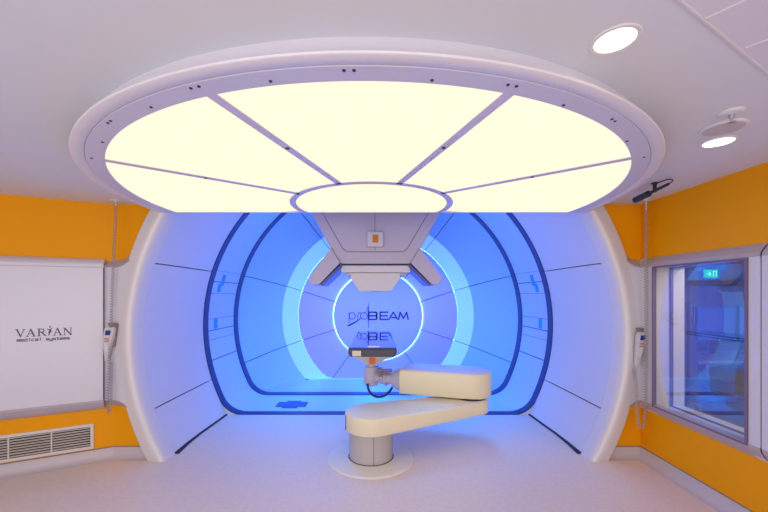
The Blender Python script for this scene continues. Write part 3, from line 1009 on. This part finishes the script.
ch = empty('office_chair', (3.72, 4.15, 0))
tag(ch, 'dark upholstered office chair standing close behind the window glass', 'chair')
mb = MB(); mb.box(-.24, .24, -.24, .24, .44, .52); mb.build('seat', 'chair', ch, bevel=.03)
mb = MB(); mb.loft([[Vector((x, y + .26 + zz * .06, .6 + zz)) for x, y in ((-.22 + .03 * (zz > .7), -.03), (.22 - .03 * (zz > .7), -.03), (.22 - .03 * (zz > .7), .04), (-.22 + .03 * (zz > .7), .04))] for zz in (0, .2, .75, .92)]); mb.build('backrest', 'chair', ch, bevel=.02)
mb = MB(); mb.cyl((0, 0, .08), (0, 0, 1), [(0, .03), (.37, .03)], 12); mb.build('gas_lift', 'metal', ch)
mb = MB()
for i in range(5):
    a = 2 * PI * i / 5
    mb.tube([(0, 0, .10), (.28 * math.cos(a), .28 * math.sin(a), .05)], .02)
mb.build('star_base', 'black', ch)
for i in range(5):
    a = 2 * PI * i / 5
    mb = MB(); mb.cyl((.28 * math.cos(a) - .015, .28 * math.sin(a), .03), (1, 0, 0), [(0, .03), (.03, .03)], 12); mb.build('castor', 'black', ch)

# ============================================================ LEFT WALL: panel, lettering, vent
def LW(t, off, z): return LC + LU * t + LN * off + Vector((0, 0, z))
lp = empty('lettered_wall_panel', LW(1.2, .04, .5))
tag(lp, 'raised white wall panel with grey lettering on the left wall', 'wall panel')
PO = .08
def extr_l(prof, t0, t1, name, m, par):
    mb = MB(); mb.loft([[LW(t, o_, z) for o_, z in prof] for t in (t0, t1)])
    return mb.build(name, m, par)
t_a = tpx(103.5, .08)
extr_l([(0, .58), (PO, .60), (PO, 1.90), (0, 1.92)], t_a, 2.5, 'panel_board', 'panel', lp)
extr_l([(0, .50), (.03, .515), (.06, .545), (PO + .004, .585), (PO + .006, .605), (PO, .607), (0, .607)], t_a, 2.5, 'lower_moulding', 'panel_edge', lp)
extr_l([(0, 1.99), (.03, 1.982), (.06, 1.965), (PO, 1.945), (PO + .010, 1.925), (PO + .006, 1.905), (PO, 1.898), (0, 1.898)], t_a, 2.5, 'upper_moulding', 'panel', lp)
mb = MB(); mb.loft([[LW(t, o_, z) for t, o_ in ((t_a - .004, PO - .01), (t_a + .004, PO - .01), (t_a + .004, PO + .0015), (t_a - .004, PO + .0015))] for z in (.61, 1.895)])
mb.build('panel_seam', 'grey_ink', lp)
mb = MB(); mb.loft([[LW(t, o_, z) for o_, z in ((PO, 1.894), (PO + .0015, 1.894), (PO + .0015, 1.9), (PO, 1.9))] for t in (t_a, 2.5)])
mb.build('panel_seam', 'panel_edge', lp)
# serif capitals
def serif_text():
    H = 1.0; T = .15; t_ = .07; s_ = .055
    L = []
    def ser(x, y, w_=.30): L.append(([(x - w_ / 2, y), (x + w_ / 2, y)], s_))
    x = 0
    def V(x):
        L.append(([(x + .12, H), (x + .50, .02)], T)); L.append(([(x + .84, H), (x + .50, .02)], t_)); ser(x + .12, H, .34); ser(x + .84, H)
    def A(x):
        L.append(([(x + .12, 0), (x + .46, H)], t_)); L.append(([(x + .46, H), (x + .84, 0)], T)); L.append(([(x + .24, .35), (x + .7, .35)], t_)); ser(x + .12, 0); ser(x + .84, 0, .34)
    def Rr(x):
        L.append(([(x + .18, 0), (x + .18, H)], T)); L.append(([(x + .18, H - .03), (x + .5, H - .03)] + arc(x + .5, .75, .2, .22, 90, -90, 8) + [(x + .18, .53)], .09)); L.append(([(x + .42, .52), (x + .85, .03)], T)); ser(x + .18, 0, .34); ser(x + .10, H, .2); ser(x + .86, 0, .2)
    def I(x):   # a figure with raised arms
        L.append(([(x + .22, -.05), (x + .30, .5), (x + .38, .86)], [.04, .20, .10])); L.append(([(x + .05, 1.0), (x + .22, .80), (x + .38, .84), (x + .62, 1.12)], [.03, .10, .14, .03])); L.append(([(x + .34, 1.12), (x + .34, 1.30)], .13))
        L.append(([(x + .34, .3), (x + .46, .6), (x + .44, .85)], [.03, .10, .05]))
    def N(x):
        L.append(([(x + .14, 0), (x + .14, H)], t_)); L.append(([(x + .14, H), (x + .84, 0)], T)); L.append(([(x + .84, 0), (x + .84, H)], t_)); ser(x + .10, H, .28); ser(x + .14, 0, .28); ser(x + .84, H, .28)
    V(0); A(1.05); Rr(2.2); I(3.18); A(3.85); N(4.95)
    return L, 5.85
L, W_ = serif_text()
tx0, tx1 = tpx(15.6, .08), tpx(71.5, .08)
sc = (tx0 - tx1) / W_
L = [([(a * sc, b * .066) for a, b in ln], ([q * sc for q in w_] if isinstance(w_, list) else w_ * sc)) for ln, w_ in L]
strokes(L, .01, LW(tx0, PO + .0005, 1.256), -LU, (0, 0, 1), LN, .002).build('capital_lettering', 'grey_ink', lp)
# small line "medical systems", pixel-like strokes
GL = {'m': [[(0, 0), (0, 1), (.5, 1), (.5, 0)], [(.5, 1), (1, 1), (1, 0)]], 'e': [[(1, 0), (0, 0), (0, 1), (1, 1), (1, .5), (0, .5)]], 'd': [[(1, 1.5), (1, 0), (0, 0), (0, 1), (1, 1)]], 'i': [[(.5, 0), (.5, 1)], [(.5, 1.3), (.5, 1.5)]],
      'c': [[(1, 0), (0, 0), (0, 1), (1, 1)]], 'a': [[(0, 1), (1, 1), (1, 0), (0, 0), (0, .5), (1, .5)]], 'l': [[(.5, 0), (.5, 1.5)]], 's': [[(0, 0), (1, 0), (1, .5), (0, .5), (0, 1), (1, 1)]], 'y': [[(0, 1), (0, 0), (1, 0)], [(1, 1), (1, -.5), (0, -.5)]], 't': [[(.4, 1.4), (.4, 0), (1, 0)], [(0, 1), (1, 1)]]}
def small_text(txt, w_, h_):
    adv = w_ / len(txt); out = []
    for i, c_ in enumerate(txt):
        for ln in GL.get(c_, []):
            out.append([(i * adv + a * adv * .68, b * h_) for a, b in ln])
    return out
strokes(small_text('medical systems', .375, .017), .0055, LW(tx0 - .01, PO + .0005, 1.214), -LU, (0, 0, 1), LN, .002).build('small_lettering', 'grey_ink', lp)
settle(lp)

vt = empty('wall_vent', LW(.8, 0, .14))
tag(vt, 'low white louvred air vent set in the left orange wall', 'vent')
VZ0, VZ1, VT0, VT1 = .125, .370, tpx(94), tpx(94) + 1.56
VD = [tpx(52), tpx(9), 2 * tpx(9) - tpx(52), 3 * tpx(9) - 2 * tpx(52)]
def lbox(mb, t0, t1, o0, o1, z0, z1):
    mb.loft([[LW(t, o_, z) for o_, z in ((o0, z0), (o1, z0), (o1, z1), (o0, z1))] for t in (t0, t1)])
mb = MB(); fr = .026
lbox(mb, VT0, VT1, 0, .016, VZ0, VZ0 + fr); lbox(mb, VT0, VT1, 0, .016, VZ1 - fr, VZ1); lbox(mb, VT0, VT0 + fr, 0, .016, VZ0 + fr, VZ1 - fr); lbox(mb, VT1 - fr, VT1, 0, .016, VZ0 + fr, VZ1 - fr)
mb.build('vent_frame', 'vent_frame', vt)
mb = MB(); lbox(mb, VT0 + fr, VT1 - fr, .0005, .003, VZ0 + fr, VZ1 - fr); mb.build('vent_backing', 'vent_dark', vt)
n = 8
for k_ in range(5):
    ts = [VT0 + fr] + VD + [VT1 - fr]
    mb = MB()
    for i in range(n):
        z = VZ0 + fr + (VZ1 - VZ0 - 2 * fr) * (i + .5) / n
        mb.loft([[LW(t, o_, zz) for o_, zz in ((.003, z + .002), (.013, z - .004), (.013, z + .001), (.003, z + .007))] for t in (ts[k_] + .005, ts[k_ + 1] - .005)])
    mb.build('louvre', 'vent_slat', vt)
for t in VD:
    mb = MB(); lbox(mb, t - .005, t + .005, .001, .0155, VZ0 + fr, VZ1 - fr); mb.build('divider', 'vent_frame', vt)
settle(vt)

# ============================================================ PENDANT HANDSETS WITH COILED CORDS
def coil_pts(path, r, pitch, k=8, r2=None):
    """helix around a polyline path"""
    out = []; ph = 0.0
    acc = 0
    for i in range(len(path) - 1):
        a, b = path[i], path[i + 1]; Ln = (b - a).length; t = (b - a).normalized()
        u = t.cross(Vector((0, 1, 0)))
        if u.length < .1: u = t.cross(Vector((1, 0, 0)))
        u.normalize(); w_ = t.cross(u)
        steps = max(1, int(Ln / pitch * k))
        for s_ in range(steps):
            out.append(a + t * (Ln * s_ / steps) + (u * math.cos(ph) + w_ * math.sin(ph)) * r)
            ph += Ln / steps / pitch * 2 * PI
    return out
def handset(name, label, base, yaw, holder_off, top, ox, oz, bottom, m, start, heads):
    root = empty(name, base)
    tag(root, label, 'handset')
    R_ = Matrix.Rotation(yaw, 4, 'Z')
    T = Matrix.Translation(base)
    def prt(nm, rows, mm, par, bev=.004):
        mb = MB(); mb.loft([[T @ R_ @ Vector(p) for p in r_] for r_ in rows]); return mb.build(nm, mm, par, bevel=bev)
    def row(z, hw, y0, y1, x=0): return [(x - hw, y0, z), (x + hw, y0, z), (x + hw, y1, z), (x - hw, y1, z)]
    body = prt('handset_body', [row(0, .014, -.045, -.022, -.020), row(.06, .022, -.052, -.020, -.016), row(.15, .034, -.064, -.022, -.004), row(.24, .044, -.070, -.024, .010), row(.315, .046, -.068, -.026, .020), row(.34, .038, -.060, -.03, .022)], m, root, .008)
    prt('screen', [row(.262, .024, -.074, -.066, .014), row(.308, .024, -.073, -.064, .020)], 'screen', body, .001)
    for z_ in (.205, .228):
        prt('button', [row(z_ - .005, .020, -.072, -.060, .004), row(z_ + .004, .020, -.073, -.060, .006)], 'button', body, 0)
    prt('keypad', [row(.10, .012, -.061, -.050, -.010), row(.19, .020, -.0705, -.060, .0)], 'trim', body, 0)
    prt('holder', [row(.14, .022, -.030, .0, .022), row(.34, .034, -.034, .0, .038), row(.375, .040, -.05, .0, .030)], 'holder' , root, .006)
    return root
def cord(root, pts_plain, path_coil, r, pitch, m, rt=.0032):
    mb = MB()
    mb.tube(coil_pts(path_coil, r, pitch), rt, 5)
    if pts_plain: mb.tube(pts_plain, rt, 5)
    mb.build('coiled_cord', m, root, smooth=True)

bl = P(111.5, 361, YF)
h = handset('pendant_handset', 'grey hand controller hanging on the left wall panel beside the lettering', bl, 0, 0, 0, 0, 0, 0, 'handset', 0, 0)
def cpath(pts): return spline([P(*q) for q in pts], 8)
cord(h, None, cpath([(116, 203, 3.435), (115, 230, 3.445), (113.4, 262, 3.455), (112, 300, 3.460), (110.2, 340, 3.460), (108.2, 380, 3.460), (107.2, 400, 3.455), (107.8, 411, 3.455), (109.4, 411.5, 3.455), (110.4, 404, 3.455), (110.8, 385, 3.455), (111.0, 362, 3.460)]), .012, .026, 'coil', .0036)
mb = MB(); c_ = P(116, 203, 3.435); mb.cyl((c_.x, c_.y, CEIL), (0, 0, -1), [(0, .05), (.006, .05), (.012, .03), (.012, .008), (.06, .006)], 24); mb.build('ceiling_rose', 'trim', h)
settle(h)
br = Vector((2.405, 3.40, 0.925))
br = P(636, 366, YF)
h2 = handset('pendant_handset', 'beige hand controller hanging beside the window on the right', br, 0, 0, 0, 0, 0, 0, 'handset', 0, 0)
cord(h2, None, cpath([(646.2, 199, 3.410), (646.4, 230, 3.410), (646, 262, 3.410), (646.2, 300, 3.410), (646, 340, 3.410), (645.6, 380, 3.410), (645, 408, 3.400), (643.6, 424, 3.390), (640.4, 428, 3.390), (637.4, 422, 3.390), (636.6, 405, 3.410), (636.2, 385, 3.440), (634, 367, 3.470)]), .0145, .025, 'coil_warm', .0038)
mb = MB(); c_ = P(646.2, 199, 3.410); mb.cyl((c_.x, c_.y, CEIL), (0, 0, -1), [(0, .03), (.012, .03), (.014, .008), (.10, .006)], 20); mb.build('ceiling_rose', 'trim', h2)
settle(h2)

# ============================================================ CEILING FITTINGS
dl = None
for px, py, r_, lab in ((615, 40, .078, 'larger round recessed downlight between the glowing disc and ceiling tiles'), (718.5, 142, .088, 'round recessed downlight near the orange wall beside the ceiling speaker')):
    d = (CEIL - HC) * F / (VY - py); x = (px - VX) / F * d
    if dl is None:
        o = empty('downlight', (x, d, CEIL))
        mb = MB(); mb.cyl((0, 0, 0), (0, 0, -1), [(0, .080), (.003, .080), (.005, .076), (.004, .065), (0.0005, .063)], 48); auto_smooth(mb.build('trim_ring', 'trim', o), 30)
        mb = MB(); mb.cyl((0, 0, 0), (0, 0, -1), [(0.0, .0625), (.0025, .0625), (.003, .055)], 40); mb.build('lamp', 'lamp', o)
        dl = o
    else:
        o = dl.copy(); COL.objects.link(o)
        for c_ in dl.children:
            q = c_.copy(); COL.objects.link(q); q.parent = o
        o.scale = (1.12, 1.12, 1)
    o.location = (x, d, CEIL)
    tag(o, lab, 'downlight', 'recessed downlights')
def cpos(px, py):
    d = (CEIL - HC) * F / (VY - py); return Vector(((px - VX) / F * d, d, CEIL))
c_ = cpos(723.5, 127.5)
mb = MB(); mb.cyl(c_, (0, 0, -1), [(0, .100), (.004, .100), (.008, .095), (.008, .085)], 48)
sp = empty('ceiling_speaker', c_); tag(sp, 'flat grey round ceiling speaker next to the small downlight', 'speaker')
mb.build('speaker_rim', 'trim', sp)
mb = MB(); mb.cyl(c_, (0, 0, -1), [(0.006, .088), (.010, .086), (.011, .07)], 48); mb.build('speaker_grille', 'speaker', sp)
settle(sp)
c_ = cpos(731.5, 112)
sk = empty('sprinkler_head', c_); tag(sk, 'small white ceiling sprinkler with metal stem behind the ceiling speaker', 'sprinkler')
mb = MB(); mb.cyl(c_, (0, 0, -1), [(0, .052), (.004, .050), (.010, .040), (.012, .02)], 36); mb.build('flange', 'trim', sk)
mb = MB(); mb.cyl(c_, (0, 0, -1), [(.01, .012), (.03, .010), (.03, .006), (.05, .006), (.05, .018), (.053, .018)], 16); mb.build('stem', 'metal', sk)
settle(sk)
# black bar device
A_ = P(634.5, 200.5, 3.10); B_ = P(649.5, 193.2, 2.92); C_ = P(668.5, 184, 2.74)
mk_ = empty('ceiling_bar_microphone', (B_.x, B_.y, CEIL))
tag(mk_, 'black bar shaped microphone on a short ceiling mount above the window', 'microphone')
mb = MB(); dr = (B_ - A_); mb.cyl(A_, dr, [(0, .016), (.01, .026), (dr.length - .01, .026), (dr.length, .018)], 20); mb.build('microphone_body', 'black', mk_, smooth=False)
mb = MB(); dr = (C_ - B_); mb.cyl(B_, dr, [(0, .013), (dr.length, .011)], 14); mb.build('rear_tube', 'black', mk_)
mb = MB(); mb.cyl((B_.x + .02, B_.y - .03, CEIL), (0, 0, -1), [(0, .026), (.008, .026), (.01, .014), (CEIL - B_.z, .014)], 14); mb.build('ceiling_mount', 'black', mk_)
Q = [C_, P(672, 181.5, 2.72), P(672.5, 179.8, 2.73), P(668, 179.5, 2.78), P(660, 182, 2.86), P(654, 183, 2.9)]
mb = MB(); mb.tube(spline(Q), .0045, 5); mb.build('wire', 'black', mk_, smooth=True)
settle(mk_)

# ceiling tile field with white grid, top right
g0 = cpos(681, 0); 
gu = Vector((.877, .480, 0)).normalized(); gv = Vector((.48, -.877, 0)).normalized()
tf = tag(empty('ceiling_tile_field', g0), kind='structure')
mb = MB(); a = g0 - gu * 2; b = g0 + gu * 1.75
mb.prism([(a.x, a.y, CEIL - .003), (b.x, b.y, CEIL - .003), (b.x, -2.0, CEIL - .003), (a.x, -2.0, CEIL - .003)], (0, 0, .002))
mb.build('tile_board', 'tile', tf)
mb = MB()
def bar(mb, p, q, wd):
    t = (q - p).normalized(); n_ = Vector((-t.y, t.x, 0)) * wd / 2
    z = Vector((0, 0, -.006))
    mb.prism([p - n_ + z, q - n_ + z, q + n_ + z, p + n_ + z], (0, 0, .004))
bar(mb, g0 - gu * 2, g0 + gu * 1.75, .007)
g1 = cpos(705.5, 17.5); g2 = cpos(745.5, 47)
gw = (cpos(745, 0) - cpos(705.5, 17.5)).normalized()
gw = Vector((.60, -.80, 0)).normalized()
st = (g2 - g1)
for i in range(-5, 5):
    p = g1 + st * i; q = p + gw * (2.0)
    if q.x > XR: q = p + gw * ((XR - p.x) / gw.x)
    bar(mb, p, q, .006)
mb.build('tile_grid', 'grid', tf)
settle(tf)
